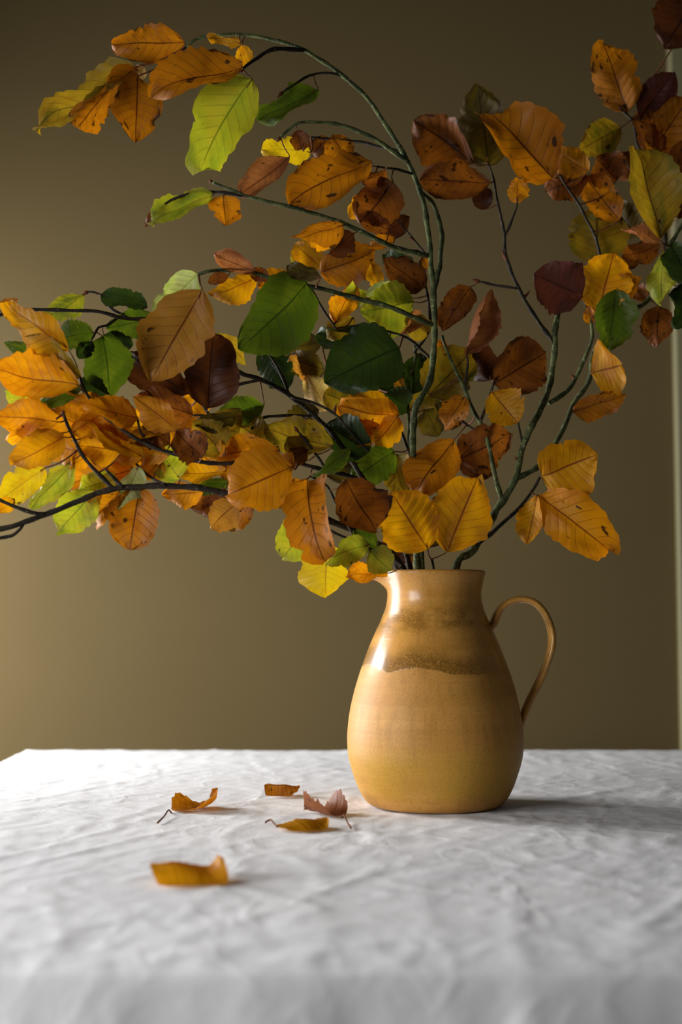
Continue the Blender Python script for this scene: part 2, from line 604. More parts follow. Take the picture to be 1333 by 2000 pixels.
def cloth_h(x, y):
    p = Vector((x, y, 0))
    h = 0.0009 * noise.noise(p * 6)
    amp = 0.55 + 0.6 * noise.noise(p * 3.1 + Vector((4, 4, 4)))
    h += 0.0012 * crease(rot2(p, R(32)), 9, 9.0, 1.0, 0.32, 3.1) * max(0, amp + 0.3)      # long slanting folds
    h += 0.0008 * crease(rot2(p, R(10)), 13, 6.0, 1.0, 0.35, 7.7) * min(1, max(0, (1.75 - y) * 2))
    h += 0.0011 * crease(rot2(p, R(-72)), 13, 8.0, 1.0, 0.40, 1.3) * max(0, 1.2 - amp)
    h += 0.0009 * crease(p, 21, 5.5, 1, 1, 9.2)
    h += 0.0006 * crease(rot2(p, R(50)), 34, 4.0, 1, 0.6, 4.4)
    h += 0.0004 * noise.noise(p * 70)
    return h


DROP = 0.34
RAD = 0.007


def side_pos(t, e0, e1):
    """arc length t along one axis -> (coordinate, drop, outside amount)"""
    if t < e0:
        s = e0 - t
        sg, e = -1, e0
    elif t > e1:
        s = t - e1
        sg, e = 1, e1
    else:
        return t, 0.0, 0.0, 0
    q = RAD * PI / 2
    if s < q:
        a = s / RAD
        return e + sg * RAD * math.sin(a), RAD * (1 - math.cos(a)), s, sg
    return e + sg * RAD, RAD + (s - q), s, sg


def axis(e0, e1, step):
    n = int((e1 - e0) / step)
    mid = [e0 + (e1 - e0) * i / n for i in range(n + 1)]
    q = RAD * PI / 2
    dr = [q * k / 4 for k in range(1, 5)] + [q + (DROP - q) * k / 40 for k in range(1, 41)]
    return [e0 - d for d in reversed(dr)] + mid + [e1 + d for d in dr]


def make_cloth():
    ex0, ex1, ey0, ey1 = TX0 + RAD - 0.004, TX1 - RAD + 0.004, TY0 + RAD - 0.004, TY1 - RAD + 0.004
    ax, ay = axis(ex0, ex1, 0.0055), axis(ey0, ey1, 0.0055)
    vs, fs = [], []
    for b in ay:
        Yb, dy, sy_, gy = side_pos(b, ey0, ey1)
        for a in ax:
            Y = Yb
            X, dx, sx_, gx = side_pos(a, ex0, ex1)
            drop = max(dx, dy)
            h = cloth_h(a, b)
            fade = 1.0 if drop == 0 else max(0.0, 1 - drop / 0.02)
            z = ZT - 0.0022 - drop + 0.75 * h * fade
            k = min(1.0, drop / 0.07)
            if drop > 0 and k > 0:
                if gy and dy >= dx:
                    fo = 0.007 * noise.noise(Vector((X * 9, 3.3, 0))) + 0.007 * (crease(Vector((X, 0.12 * drop, 0)), 14, 3.0, 1, 1, 2.0) - 0.45) \
                        + 0.003 * noise.noise(Vector((X * 30, drop * 3, 1)))
                    Y += gy * (fo * k + 0.001 * k)
                    X += 0.5 * fo * k
                if gx and dx > dy:
                    fo = 0.010 * noise.noise(Vector((Y * 9, 8.3, 0))) + 0.006 * crease(Vector((Y, 0.12 * drop, 0)), 12, 3.0, 1, 1, 5.0)
                    X += gx * (fo * k + 0.006 * k)
            if gx and gy:
                m = min(dx, dy)
                X += gx * 0.25 * m
                Y += gy * 0.25 * m
            vs.append((X, Y, z))
    n = len(ax)
    for i in range(len(ay) - 1):
        for j in range(n - 1):
            a = i * n + j
            fs.append((a, a + 1, a + n + 1, a + n))
    return mesh_obj('tablecloth', vs, fs, M_CLOTH)


tag(make_cloth(), 'rumpled white linen cloth draped over the table under the jug', 'tablecloth')

# ------------------------------------------------------------------ the jug
JX = at(850, 1400).x
S = DJ / F * 1.0
jug = bpy.data.objects.new('stoneware_jug', None)
COL.objects.link(jug)
jug.location = (JX, DJ, ZT)
tag(jug, 'ochre glazed stoneware jug with a brown drip band, holding the autumn branches', 'jug')
prof_px = [(1117, 100), (1122, 99.5), (1135, 96), (1152, 92.3), (1165, 91.8), (1181, 94), (1200, 100), (1217, 107.5),
           (1242, 119), (1271, 131), (1303, 143), (1328, 151), (1355, 158.5), (1383, 165), (1410, 169.5), (1437, 171.8),
           (1465, 171), (1485, 168), (1507, 162), (1530, 154), (1550, 144.5), (1562, 136.5), (1568, 130)]
prof = []
for py, hw in prof_px:
    p = at(850, py)
    z = p.z - ZT
    sc = (at(950, py).x - at(850, py).x) / 100.0
    prof.append((hw * sc, max(z, 0.0008)))
zt = prof[0][1]
outer = [Vector((r, z, 0)) for r, z in prof]
outer = catmull(outer, 0.0035)
ring = [(0.0, 0.0), (prof[-1][0] - 0.006, 0.0), (prof[-1][0] - 0.002, 0.0)]
ring += [(p.x, p.y) for p in reversed(outer)]
TH = 0.0042
ring += [(prof[0][0] - TH * 0.35, zt + 0.0014), (prof[0][0] - TH * 0.75, zt + 0.0010)]
ring += [(p.x - TH, p.y) for p in outer if p.y > 0.008]
ring += [(0.06, 0.007), (0.0, 0.006)]
NS = 96
vs, fs = [], []
for i, (r, z) in enumerate(ring):
    for s in range(NS):
        a = 2 * PI * s / NS
        rr, zz = r, z
        if z > 0.20:                                         # pouring lip on the left
            da = abs((a - PI + PI) % (2 * PI) - PI)
            k = math.exp(-(da / 0.30) ** 2) * max(0.0, min(1.0, (z - (zt - 0.020)) / 0.020))
            rr += 0.0115 * k
            zz -= 0.0085 * k * k
        wob = 1 + 0.004 * noise.noise(Vector((math.cos(a), math.sin(a), z * 22)))
        vs.append((JX + rr * wob * math.cos(a), DJ + rr * wob * math.sin(a), ZT + zz))
for i in range(len(ring) - 1):
    for s in range(NS):
        s2 = (s + 1) % NS
        fs.append((i * NS + s, i * NS + s2, (i + 1) * NS + s2, (i + 1) * NS + s))
body = mesh_obj('body', vs, fs, M_GLAZE, jug)
# object coordinates of the glaze count from the foot of the jug
for o_ in (body,):
    o_.data.transform(Matrix.Translation((-JX, -DJ, -ZT)))
    o_.matrix_parent_inverse = Matrix.Identity(4)
# handle: a pulled strap
hp = [(953, 1232), (964, 1219), (972, 1199), (989, 1180), (1013, 1171), (1040, 1175), (1060, 1192), (1074, 1220), (1079, 1250), (1073, 1283),
      (1059, 1321), (1041, 1357), (1028, 1386), (1019, 1412), (1012, 1436)]
hl = catmull([at(x, y) for x, y in hp], 0.004)
vs, fs = [], []
NH = 14
for i, p in enumerate(hl):
    q = i / (len(hl) - 1)
    t = (hl[min(i + 1, len(hl) - 1)] - hl[max(i - 1, 0)]).normalized()
    side = Vector((0, 1, 0))
    nn = t.cross(side).normalized()
    thick = 0.0046 * (1 + 0.25 * math.exp(-(q / 0.08) ** 2))
    wide = 0.0115 + 0.004 * math.exp(-(q / 0.12) ** 2) + 0.002 * math.exp(-((1 - q) / 0.12) ** 2)
    if q > 0.88:
        thick *= 1 - 0.55 * (q - 0.88) / 0.12
    for s in range(NH):
        a = 2 * PI * s / NH
        cx, cy = math.cos(a), math.sin(a)
        g = 1 - 0.22 * math.exp(-(cx / 0.35) ** 2)            # finger groove
        vs.append(p + side * wide * cx + nn * thick * cy * g - Vector((JX, DJ, ZT)))
for i in range(len(hl) - 1):
    for s in range(NH):
        s2 = (s + 1) % NH
        fs.append((i * NH + s, i * NH + s2, (i + 1) * NH + s2, (i + 1) * NH + s))
fs.append(tuple(reversed(range(NH))))
fs.append(tuple((len(hl) - 1) * NH + s for s in range(NH)))
ho = mesh_obj('handle', vs, fs, M_GLAZE, jug)
ho.matrix_parent_inverse = Matrix.Identity(4)

# ------------------------------------------------------------------ branches
# id: (branch, radius mm start, end, [(px, py, cm behind the jug axis)...]); the first of a branch is its stem
BR = {
    'arch': 'tall branch arching over to the upper left with lichen-green bark',
    'long': 'long low branch reaching far left below the other branches, loaded with yellow leaves',
    'middle': 'thin dark branch running left through the green leaves at mid height',
    'near': 'crowded lower-left branch of orange and brown leaves above the long low branch',
    'right': 'forked upright branch rising right of the jug mouth above the handle',
    'spout': 'short leafy sprig hanging over the pouring lip of the jug',
    'front': 'small sprig with a pair of large gold leaves standing in the jug mouth',
    'back': 'straight inner branch among the dark green leaves behind the tall arching stem',
}
TW = {
    'a0': ('arch', 3.7, 1.3, [(838, 1480, 0), (832, 1250, 1), (816, 1100, 1), (808, 905, 0), (810, 805, 0), (840, 740, 0), (850, 650, 0), (846, 560, 0), (838, 460, 0), (822, 375, 0), (792, 306, 0), (765, 262, -1), (728, 205, -1), (690, 165, -2), (640, 125, -2), (575, 90, -3), (500, 71, -3), (430, 67, -3), (385, 76, -3), (364, 92, -3)]),
    'a1': ('arch', 2.2, 1.8, [(848, 572, 1), (861, 500, 2), (862, 450, 2), (848, 402, 2), (826, 378, 0.5)]),
    'a2': ('arch', 2.0, 1.3, [(592, 98, -3), (535, 97, -6), (495, 119, -8), (474, 135, -9)]),
    'a3': ('arch', 1.3, 0.9, [(672, 150, -2), (640, 142, -2), (612, 145, -2), (580, 162, -3), (552, 180, -3)]),
    'a4': ('arch', 2.1, 1.1, [(800, 318, 0), (720, 264, -2), (650, 241, -3), (590, 240, -4), (562, 255, -4), (548, 268, -4)]),
    'a5': ('arch', 1.7, 1.0, [(790, 300, 1), (720, 281, 2), (655, 273, 3), (608, 268, 3)]),
    'a6': ('arch', 1.3, 0.9, [(808, 340, 0), (770, 330, -1), (738, 325, -1)]),
    'a7': ('arch', 2.2, 1.2, [(838, 500, 0), (760, 480, -3), (700, 448, -5), (640, 425, -6), (560, 403, -8), (490, 385, -9), (440, 366, -9), (414, 356, -9)]),
    'a8': ('arch', 1.4, 1.0, [(475, 382, -9), (420, 375, -9), (376, 376, -9), (335, 391, -9), (310, 409, -9)]),
    'a9': ('arch', 2.2, 1.4, [(846, 635, 0), (760, 600, -3), (690, 580, -4), (610, 560, -6), (550, 548, -7), (480, 531, -8), (405, 529, -10), (388, 536, -10)]),
    'a10': ('arch', 0.9, 0.7, [(834, 498, 1), (810, 470, 2), (772, 425, 2)]),
    'a11': ('arch', 1.1, 0.9, [(606, 560, -6), (632, 605, -4), (656, 642, -3)]),
    'a12': ('arch', 1.3, 0.9, [(842, 700, 1), (795, 660, 1), (720, 640, 2), (660, 640, 2)]),
    'b0': ('long', 3.3, 2.0, [(800, 1440, -1), (795, 1230, -2), (786, 1108, -2.5), (700, 1042, -4), (600, 1002, -6), (540, 985, -7), (450, 966, -8), (370, 951, -9), (290, 949, -10), (220, 955, -11), (150, 980, -12), (90, 1005, -13), (40, 1022, -14), (-40, 1044, -15)]),
    'b1': ('long', 1.8, 1.2, [(222, 955, -11), (172, 902, -12), (142, 852, -12), (124, 808, -13)]),
    'b2': ('long', 1.5, 1.0, [(240, 952, -11), (205, 915, -10), (190, 880, -10), (180, 855, -10)]),
    'b3': ('long', 1.7, 1.3, [(92, 1004, -13), (50, 998, -14), (-30, 962, -15)]),
    'b4': ('long', 1.4, 1.2, [(46, 1022, -14), (30, 1042, -14), (-20, 1056, -15)]),
    'b5': ('long', 1.3, 0.9, [(322, 948, -10), (285, 926, -9), (265, 905, -9)]),
    'c0': ('middle', 3.0, 1.2, [(822, 1450, 1), (806, 1220, 0.5), (775, 1105, 0), (745, 1010, 0), (700, 920, -1), (645, 843, -2), (600, 800, -2), (560, 768, -3), (505, 740, -4), (465, 726, -5), (435, 690, -6), (405, 645, -7), (330, 628, -8), (250, 622, -9), (200, 611, -10), (120, 606, -11), (40, 606, -12), (-40, 626, -13)]),
    'c1': ('middle', 1.5, 1.1, [(508, 742, -4), (470, 750, -4), (445, 757, -4)]),
    'c2': ('middle', 1.5, 1.0, [(565, 772, -3), (550, 730, -3), (530, 697, -2), (513, 679, -2)]),
    'c3': ('middle', 1.5, 0.9, [(568, 775, -3), (620, 790, -3), (660, 815, -3), (690, 850, -2), (722, 882, -2)]),
    'c4': ('middle', 1.4, 1.0, [(610, 812, -2), (550, 813, -3), (515, 815, -3), (491, 838, -4)]),
    'c5': ('middle', 1.3, 1.0, [(252, 622, -9), (215, 600, -9), (195, 576, -9), (172, 570, -9)]),
    'c6': ('middle', 1.1, 0.9, [(230, 621, -9), (208, 636, -10), (192, 640, -10), (178, 665, -11)]),
    'd0': ('near', 2.8, 1.2, [(830, 1450, -1.5), (818, 1230, -2), (800, 1105, -2), (768, 1000, -2), (700, 937, -3), (620, 915, -5), (530, 885, -6), (450, 862, -7), (415, 820, -7), (400, 795, -7), (384, 768, -7)]),
    'd1': ('near', 2.0, 1.2, [(535, 888, -6), (450, 905, -9), (380, 898, -10), (300, 873, -11), (250, 847, -12), (209, 817, -12), (172, 775, -13), (155, 732, -13)]),
    'd2': ('near', 1.3, 0.9, [(300, 873, -11), (276, 845, -11), (268, 814, -11)]),
    'd3': ('near', 1.1, 0.8, [(416, 824, -7), (398, 811, -7), (378, 811, -7)]),
    'd4': ('near', 1.4, 0.9, [(640, 921, -5), (612, 880, -5), (582, 842, -5)]),
    'e0': ('right', 3.7, 2.4, [(862, 1480, 0), (872, 1250, 0), (893, 1104, 0), (922, 1078, 1), (962, 1010, 2), (1005, 940, 2), (1020, 880, 3), (1040, 830, 3), (1070, 770, 4), (1083, 700, 4), (1086, 640, 4), (1096, 598, 5), (1118, 560, 5)]),
    'e1': ('right', 2.0, 1.0, [(1084, 672, 4), (1042, 612, 4), (1012, 560, 3), (990, 505, 3), (985, 455, 3), (972, 390, 3), (961, 340, 3), (954, 322, 3)]),
    'e2': ('right', 1.2, 1.0, [(985, 465, 3), (1003, 425, 3), (1011, 395, 3)]),
    'e3': ('right', 1.2, 1.0, [(1014, 564, 3), (965, 556, 3), (938, 550, 3)]),
    'e4': ('right', 2.2, 1.4, [(1073, 788, 4), (1112, 760, 5), (1140, 705, 6), (1156, 660, 6), (1155, 622, 6)]),
    'e5': ('right', 2.4, 1.8, [(1008, 936, 2), (1060, 905, 4), (1097, 845, 6), (1120, 790, 6), (1152, 740, 6), (1160, 690, 7), (1185, 650, 7), (1230, 610, 8), (1268, 583, 8), (1300, 500, 8), (1326, 450, 8), (1360, 410, 8)]),
    'e6': ('right', 1.8, 1.1, [(1302, 495, 8), (1292, 400, 9), (1268, 330, 9), (1247, 285, 9), (1238, 240, 9), (1216, 216, 9)]),
    'e7': ('right', 1.8, 1.1, [(1186, 650, 7), (1186, 560, 9), (1165, 470, 9), (1136, 408, 8), (1102, 356, 7), (1081, 320, 7)]),
    'e8': ('right', 1.9, 1.2, [(935, 1062, 1), (972, 1030, 1), (1015, 992, 1), (1043, 955, 1), (1056, 931, 1)]),
    'e9': ('right', 1.2, 0.9, [(1023, 880, 3), (1018, 850, 3), (1012, 822, 3)]),
    'e11': ('right', 2.2, 1.2, [(982, 982, 2), (968, 930, 2), (951, 855, 2), (930, 810, 2), (906, 755, 1), (880, 700, 1), (864, 655, 1)]),
    'e12': ('right', 1.4, 1.0, [(938, 826, 2), (955, 780, 2), (966, 745, 2)]),
    'e13': ('right', 1.3, 1.0, [(908, 758, 1), (914, 712, 1), (911, 692, 1)]),
    'e14': ('right', 1.3, 1.1, [(952, 862, 2), (928, 840, 2), (906, 825, 2)]),
    'h0': ('spout', 1.9, 1.0, [(812, 1400, -2.5), (806, 1220, -3), (785, 1105, -3), (745, 1082, -5), (700, 1062, -6), (645, 1035, -7)]),
    'h1': ('spout', 1.2, 0.9, [(700, 1062, -6), (665, 1000, -6), (640, 950, -6), (605, 930, -7)]),
    's0': ('front', 1.6, 1.0, [(850, 1380, -2.5), (850, 1200, -3), (848, 1110, -3), (843, 1092, -3.5)]),
    'i0': ('back', 2.6, 1.0, [(848, 1450, 1.5), (843, 1230, 2.5), (826, 1105, 3), (812, 950, 4), (800, 850, 4), (798, 760, 5), (812, 690, 5), (795, 640, 5), (760, 600, 6), (722, 540, 7), (690, 465, 7)]),
    'i1': ('back', 1.5, 0.9, [(806, 900, 4), (780, 840, 4), (740, 800, 3), (690, 760, 3), (640, 720, 3)]),
    'i2': ('back', 1.5, 0.9, [(808, 690, 5), (840, 640, 4), (832, 560, 4), (820, 510, 4)]),
}
roots = {}
for b, lab in BR.items():
    first = next(k for k in TW if TW[k][0] == b)
    e = bpy.data.objects.new('beech_branch', None)
    COL.objects.link(e)
    e.location = at(*TW[first][3][0])
    tag(e, lab, 'branch')
    roots[b] = e
lines = {}
for i, (k, (b, r0, r1, pts)) in enumerate(TW.items()):
    P = [at(*p) for p in pts]
    first = next(q for q in TW if TW[q][0] == b) == k
    ln = catmull(P, 0.005)
    for q in range(3, len(ln) - 1):                       # slight zigzag of real twigs
        p = ln[q]
        ln[q] = p + 0.0011 * Vector((noise.noise(p * 45), noise.noise(p * 45 + Vector((9, 0, 0))), noise.noise(p * 45 + Vector((0, 9, 0)))))
    lines[k] = ln
    big = r0 > 2.0 and b in ('arch', 'right', 'back')
    tube('stem' if first else 'twig', ln, lambda q, a=r0, c=r1: (a + (c - a) * q) * 0.00122, M_BARK if big else M_TWIG, roots[b], 9 if first else 7, i + 3)


def proj(p):
    d = p - CAM
    f_ = d.y * cp + d.z * sp
    u_ = -d.y * sp + d.z * cp
    return (666.5 + F * d.x / f_, 1000 - F * u_ / f_)


PIX = {k: [(proj(p), p) for p in ln] for k, ln in lines.items()}

# buds: spindle at twig ends: (twig, px, py of its tip, length is measured)
BUDS = [('a7', 408, 351), ('a8', 287, 442), ('a3', 540, 192), ('a4', 540, 278), ('e2', 1010, 378), ('e3', 920, 545), ('e14', 900, 818),
        ('e13', 912, 676), ('b1', 121, 800), ('e1', 952, 316), ('e6', 1208, 205), ('e7', 1076, 308), ('c5', 160, 575), ('d4', 574, 832),
        ('e12', 970, 733), ('b2', 176, 846), ('c2', 506, 672), ('a2', 466, 142)]


def bud(name, a, b, r, parent):
    ax = b - a
    n = 7
    line = [a + ax * (i / n) for i in range(n + 1)]
    prf = [0.45, 0.8, 1.0, 0.98, 0.8, 0.55, 0.3, 0.04]
    return tube(name, line, lambda q: prf[min(n, int(round(q * n)))] * r, M_BUD, parent, 7, 1, False)


for k, x, y in BUDS:
    e = lines[k][-1]
    d = (e.y - DJ) * 100
    bud('bud', e - (at(x, y, d) - e) * 0.05, at(x, y, d), 0.0022, roots[TW[k][0]])
# side buds that stick out along bare twigs
for k, q, dx, dy in (('e1', 0.50, -14, -26), ('e1', 0.3, 13, -16), ('a10', 0.5, -12, -6), ('d0', 0.45, 2, -34), ('c0', 0.22, 10, -40), ('b0', 0.62, -4, -14),
                     ('a7', 0.62, -10, -8), ('a9', 0.3, -8, -10), ('e4', 0.4, -10, -12), ('e0', 0.62, -9, -14), ('c3', 0.5, 4, -22), ('e11', 0.4, 8, -14)):
    ln = lines[k]
    p = ln[int(q * (len(ln) - 1))]
    x, y = proj(p)
    bud('bud', p, at(x + dx, y + dy, (p.y - DJ) * 100), 0.0018, roots[TW[k][0]])

# ------------------------------------------------------------------ leaves
# base x y, tip x y, apparent width, colour, depth offset cm, tip depth offset cm, [twig]
LEAVES = """
361 84 221 88 72 O 0 0 a0
262 131 76 256 42 K 1 0 a0
264 132 156 249 46 O 0 -1 a0
268 150 262 277 84 O -1 0 a0
266 129 278 156 20 P 1 0 a0
474 132 301 197 62 O -1 -1 a2
492 154 395 331 104 L -1 0 a2
622 174 506 234 34 G 0 1 a3
470 84 408 75 16 Y 0 0 a0
472 88 483 124 30 Y 0 0 a0
415 382 300 442 44 L 0 0 a8
436 382 441 439 62 O -1 0 a8
308 408 287 443 17 B 0 0 a8
608 297 513 292 44 LY -2 -1 a5
566 305 469 376 54 R 0 0 a4
580 254 590 292 36 B 1 0 a4
650 264 676 312 52 O 0 0 a5
640 268 612 300 40 B 1 0 a5
725 317 569 401 82 O -2 -1 a6
712 318 596 320 22 B -1 1 a6
768 355 706 434 88 B -2 0 a6
725 378 684 426 40 Y 0 0 a6
752 332 706 354 28 B 0 0 a6
800 424 742 462 46 D 1 0 a10
923 321 811 236 102 B 0 0 e1
954 322 934 168 92 KD 1 1 e1
1080 347 953 230 112 O -2 0 e7
958 357 822 352 72 B -1 0 e1
942 410 946 365 42 D 0 0 e1
1011 398 1012 349 36 OY 0 0 e2
1150 336 1076 288 56 OY -1 0 e7
1146 342 1068 376 62 B 1 0 e7
1212 250 1132 294 62 K 0 0 e6
1227 218 1181 87 88 O 0 0 e6
1250 236 1314 143 62 DM 0 0 e6
1365 -10 1298 92 112 D 0 0 e6
1276 306 1348 186 78 O -1 0 e6
1278 308 1256 206 50 B 0 0 e6
1326 428 1336 284 94 B -2 -1 e6
1290 466 1240 292 84 K -3 0 e5
1211 430 1144 346 66 O 0 0 e7
1168 516 1168 402 106 K 1 0 e7
1205 352 1166 308 72 B 2 0 e7
1292 472 1216 448 24 R -2 0 e5
1290 478 1215 502 48 B 0 0 e5
1138 578 1045 536 92 DM -1 0 e0
1169 610 1199 495 92 Y -1 0 e4
1185 592 1247 544 46 OY 0 0 e4
1155 634 1152 598 22 O 0 0 e4
1150 602 1160 566 32 D 1 0 e4
1204 566 1190 682 76 G -1 0 e4
1300 492 1290 592 54 L -3 0 e5
1312 478 1348 552 62 GD -2 0 e5
1352 562 1318 642 64 GD -2 0 e5
1268 585 1240 560 34 B 1 0 e5
1288 600 1284 677 58 B 0 0 e5
1156 728 1212 714 96 Y -2 0 e5
1118 802 1216 768 42 O 0 0 e5
910 692 961 568 44 R -1 -1 e13
919 560 864 642 58 B 1 0 e3
966 750 1066 690 108 B 0 0 e12
960 742 934 668 62 D 1 0 e12
962 766 1010 826 70 Y -1 0 e12
838 772 918 690 92 K 2 0 e11
908 776 869 840 46 O 0 0 e11
830 800 856 852 48 KD 3 0 i0
866 692 860 664 22 O 1 0 e11
888 858 817 962 86 O -1 -1 e14
897 896 995 846 90 B 1 0 e14
897 900 962 924 48 D 2 0 e14
873 1078 933 934 102 Y 0 -1 s0
836 1073 766 962 106 Y -0.5 0 s0
1059 930 1166 888 112 Y -1 0 e8
1052 968 1188 1074 92 OY 0 0 e8
1050 968 1030 1062 40 Y -1 0 e8
788 1104 762 1040 62 D 3 0 i0
806 1100 800 1050 36 B 3 0 i0
570 912 445 966 108 OY -5 -1 d0
545 880 430 892 64 OY -2 0 d0
576 915 548 895 40 O -5 0 d0
600 936 636 1091 96 O -2 -1 h1
674 936 734 1036 96 B -2 -1 h1
770 882 686 938 64 G -2 0 i0
772 888 792 962 56 K 0 0 i0
616 1012 553 1088 76 L 0 0 h0
638 1062 636 1165 92 LY 0 0 h0
722 1064 638 1100 48 L -2 0 h0
736 1072 690 1038 46 G 0 0 h0
722 1076 764 1114 48 L -1 0 h0
757 1120 678 1130 30 OY -1 0 h0
462 984 412 1031 62 T -1 0 b0
492 978 440 1026 52 O 1 0 b0
442 966 374 992 52 B 1 0 b0
778 811 664 792 82 OY -4 -1 i1
770 802 674 756 42 Y -3 0 i1
778 812 734 868 52 Y -5 0 i1
692 792 634 768 52 K -2 0 i1
640 802 600 732 50 P 0 0 i1
612 744 566 700 26 T 0 0 i1
650 872 518 838 62 K 0 0 d4
722 882 640 830 72 GD 1 0 c3
516 792 428 812 54 G 0 0 c1
460 815 378 832 36 KD 0 0 d0
608 930 684 878 22 G -2 0 d0
578 968 524 992 16 O 0 0 b0
446 944 374 946 26 G 1 0 b0
600 552 469 680 116 G -2 -1 a9
780 680 638 748 112 GD -3 0 a12
762 666 622 652 48 GD -2 0 a12
808 590 705 608 86 L -1 0 i2
802 582 714 574 38 PG 0 0 i2
626 532 730 490 76 O 0 0 i0
628 522 578 478 52 Y 1 0 i0
634 506 568 502 46 L 1 0 i0
670 440 571 464 40 O -1 0 a7
692 456 644 496 42 D 1 0 a7
626 542 564 518 28 KD -3 0 a9
506 540 408 572 46 Y 1 0 a9
576 540 504 560 48 OY 1 0 a9
496 530 420 498 46 R -1 0 a9
446 538 408 552 22 B -1 0 a9
530 546 488 530 26 B 0 0 a9
656 632 692 560 46 OY 2 0 a11
686 604 696 560 36 L 2 0 a11
742 566 724 514 30 Y 0 0 i0
830 562 750 506 56 B -1 0 i2
816 548 754 498 52 GD 1 0 i2
826 500 833 526 22 O 1 0 i2
772 464 724 482 26 O 1 0 a7
512 680 560 762 58 GD 2 0 c2
420 652 480 712 38 K 1 0 c0
406 798 416 652 104 D -1 0 d0
395 566 296 742 116 T -3 -1 a9
386 536 308 620 66 PG 0 0 a9
304 622 210 642 50 G 0 0 c0
196 576 286 597 40 GD -1 0 c5
164 574 78 622 42 L 0 0 c5
182 650 118 660 52 G -1 0 c6
199 656 217 774 86 G 0 -1 c6
204 654 258 676 30 GD 1 0 c6
178 666 154 700 28 GD 0 0 c6
135 684 18 590 62 Y -2 0 d1
156 736 54 658 52 K -1 0 d1
154 752 -16 716 80 OY -2 -1 d1
58 690 12 668 28 G 2 0 c0
56 752 40 794 62 L 2 0 d1
160 760 78 796 48 G 1 0 d1
2 602 34 584 22 O 0 0 c0
268 816 163 792 54 OY -2 0 d2
352 842 262 774 48 OY -3 0 d1
378 811 273 770 58 B 0 0 d3
371 768 256 690 72 D 1 0 d0
112 824 -16 812 66 OY -1 0 b1
125 845 12 856 42 Y 0 0 b1
125 854 28 906 58 Y -1 0 b1
140 846 204 808 44 Y 0 0 b1
145 842 258 798 62 Y 2 0 b1
282 896 154 826 42 Y -2 0 b5
186 885 138 912 34 OY -1 0 b2
281 890 214 880 38 OY -1 0 b5
252 902 128 946 74 OY 1 0 b5
88 914 0 976 58 LY 1 0 b1
142 898 62 992 40 L 1 0 b1
186 958 114 1038 72 L 1 0 b0
274 952 254 1073 92 O 1 0 b0
234 960 194 1012 48 OY 2 0 b0
270 910 230 992 42 PG -1 0 b5
318 900 280 932 42 Y 1 0 b5
352 936 304 868 58 L 1 0 b0
442 920 348 932 42 Y 2 0 d1
396 892 344 842 62 B -4 0 d1
442 890 378 824 64 K 0 0 d0
396 960 318 966 44 OY 2 0 b0
432 966 400 1006 38 B 2 0 b0
28 974 -6 1002 28 Y 1 0 b3
300 872 264 838 52 B 1 0 d1
332 868 280 828 52 B 1 0 d1
822 690 806 768 48 GD 1 0 i0
792 762 774 734 24 OY 0 0 i0
800 792 754 768 48 GD 0 0 i0
838 652 800 624 46 K 0 0 i2
826 622 784 652 34 R 1 0 i2
628 668 562 682 44 KD 1 0 i1
634 722 560 698 44 KD 0 0 i1
560 673 541 669 14 P -1 0 c2
700 900 640 930 50 KD 3 0 c0
560 870 505 850 44 KD 3 0 d4
600 880 560 905 36 B 0 0 d4
330 745 300 775 40 OY 2 0 d0
210 800 130 770 40 OY 1 0 d1
230 868 175 835 44 OY 2 0 b2
190 862 235 905 44 OY 2 0 b2
60 830 20 790 44 O 2 0 b1
460 830 500 800 30 K 3 0 d0
862 1062 832 1030 46 KD 4 0 i0
320 830 200 850 60 Y 2 0 d1
240 880 150 870 60 Y 1 0 b1
180 840 100 800 55 OY 2 0 b1
300 905 200 930 60 OY 2 0 b5
330 890 260 870 50 Y 1 0 d1
400 870 330 830 60 OY 2 0 d0
460 900 390 880 60 Y 1 0 d1
420 850 470 800 50 K 2 0 d0
150 880 60 870 50 Y 2 0 b1
230 935 150 960 50 L 2 0 b0
210 790 160 740 40 GD 2 0 d1
350 800 420 770 45 OY 3 0 d0
480 930 420 900 50 OY 1 0 d1
520 870 470 830 60 K 2 0 d0
560 850 620 800 60 KD 3 0 c0
600 900 560 860 50 K 1 0 d4
680 860 740 830 50 OY 1 0 c3
700 800 760 850 55 KD 3 0 i1
740 760 800 720 60 GD 4 0 i0
860 760 800 800 50 K 4 0 i0
900 830 850 790 50 KD 4 0 e11
690 620 640 660 50 K 3 0 a11
720 700 780 740 60 GD 2 0 i0
650 480 600 450 40 OY 2 0 a7
760 450 700 420 40 B 2 0 a7
1250 460 1200 400 60 KD 2 0 e6
1310 380 1260 430 60 K 2 0 e6
1240 350 1210 300 55 B 1 0 e6
1330 330 1300 250 70 O 1 0 e6
"""


def nearest(x, y, key=None):
    best = None
    for k in ([key] if key else PIX):
        for (q, p) in PIX[k]:
            d = (q[0] - x) ** 2 + (q[1] - y) ** 2
            if best is None or d < best[0]:
                best = (d, k, p)
    return best


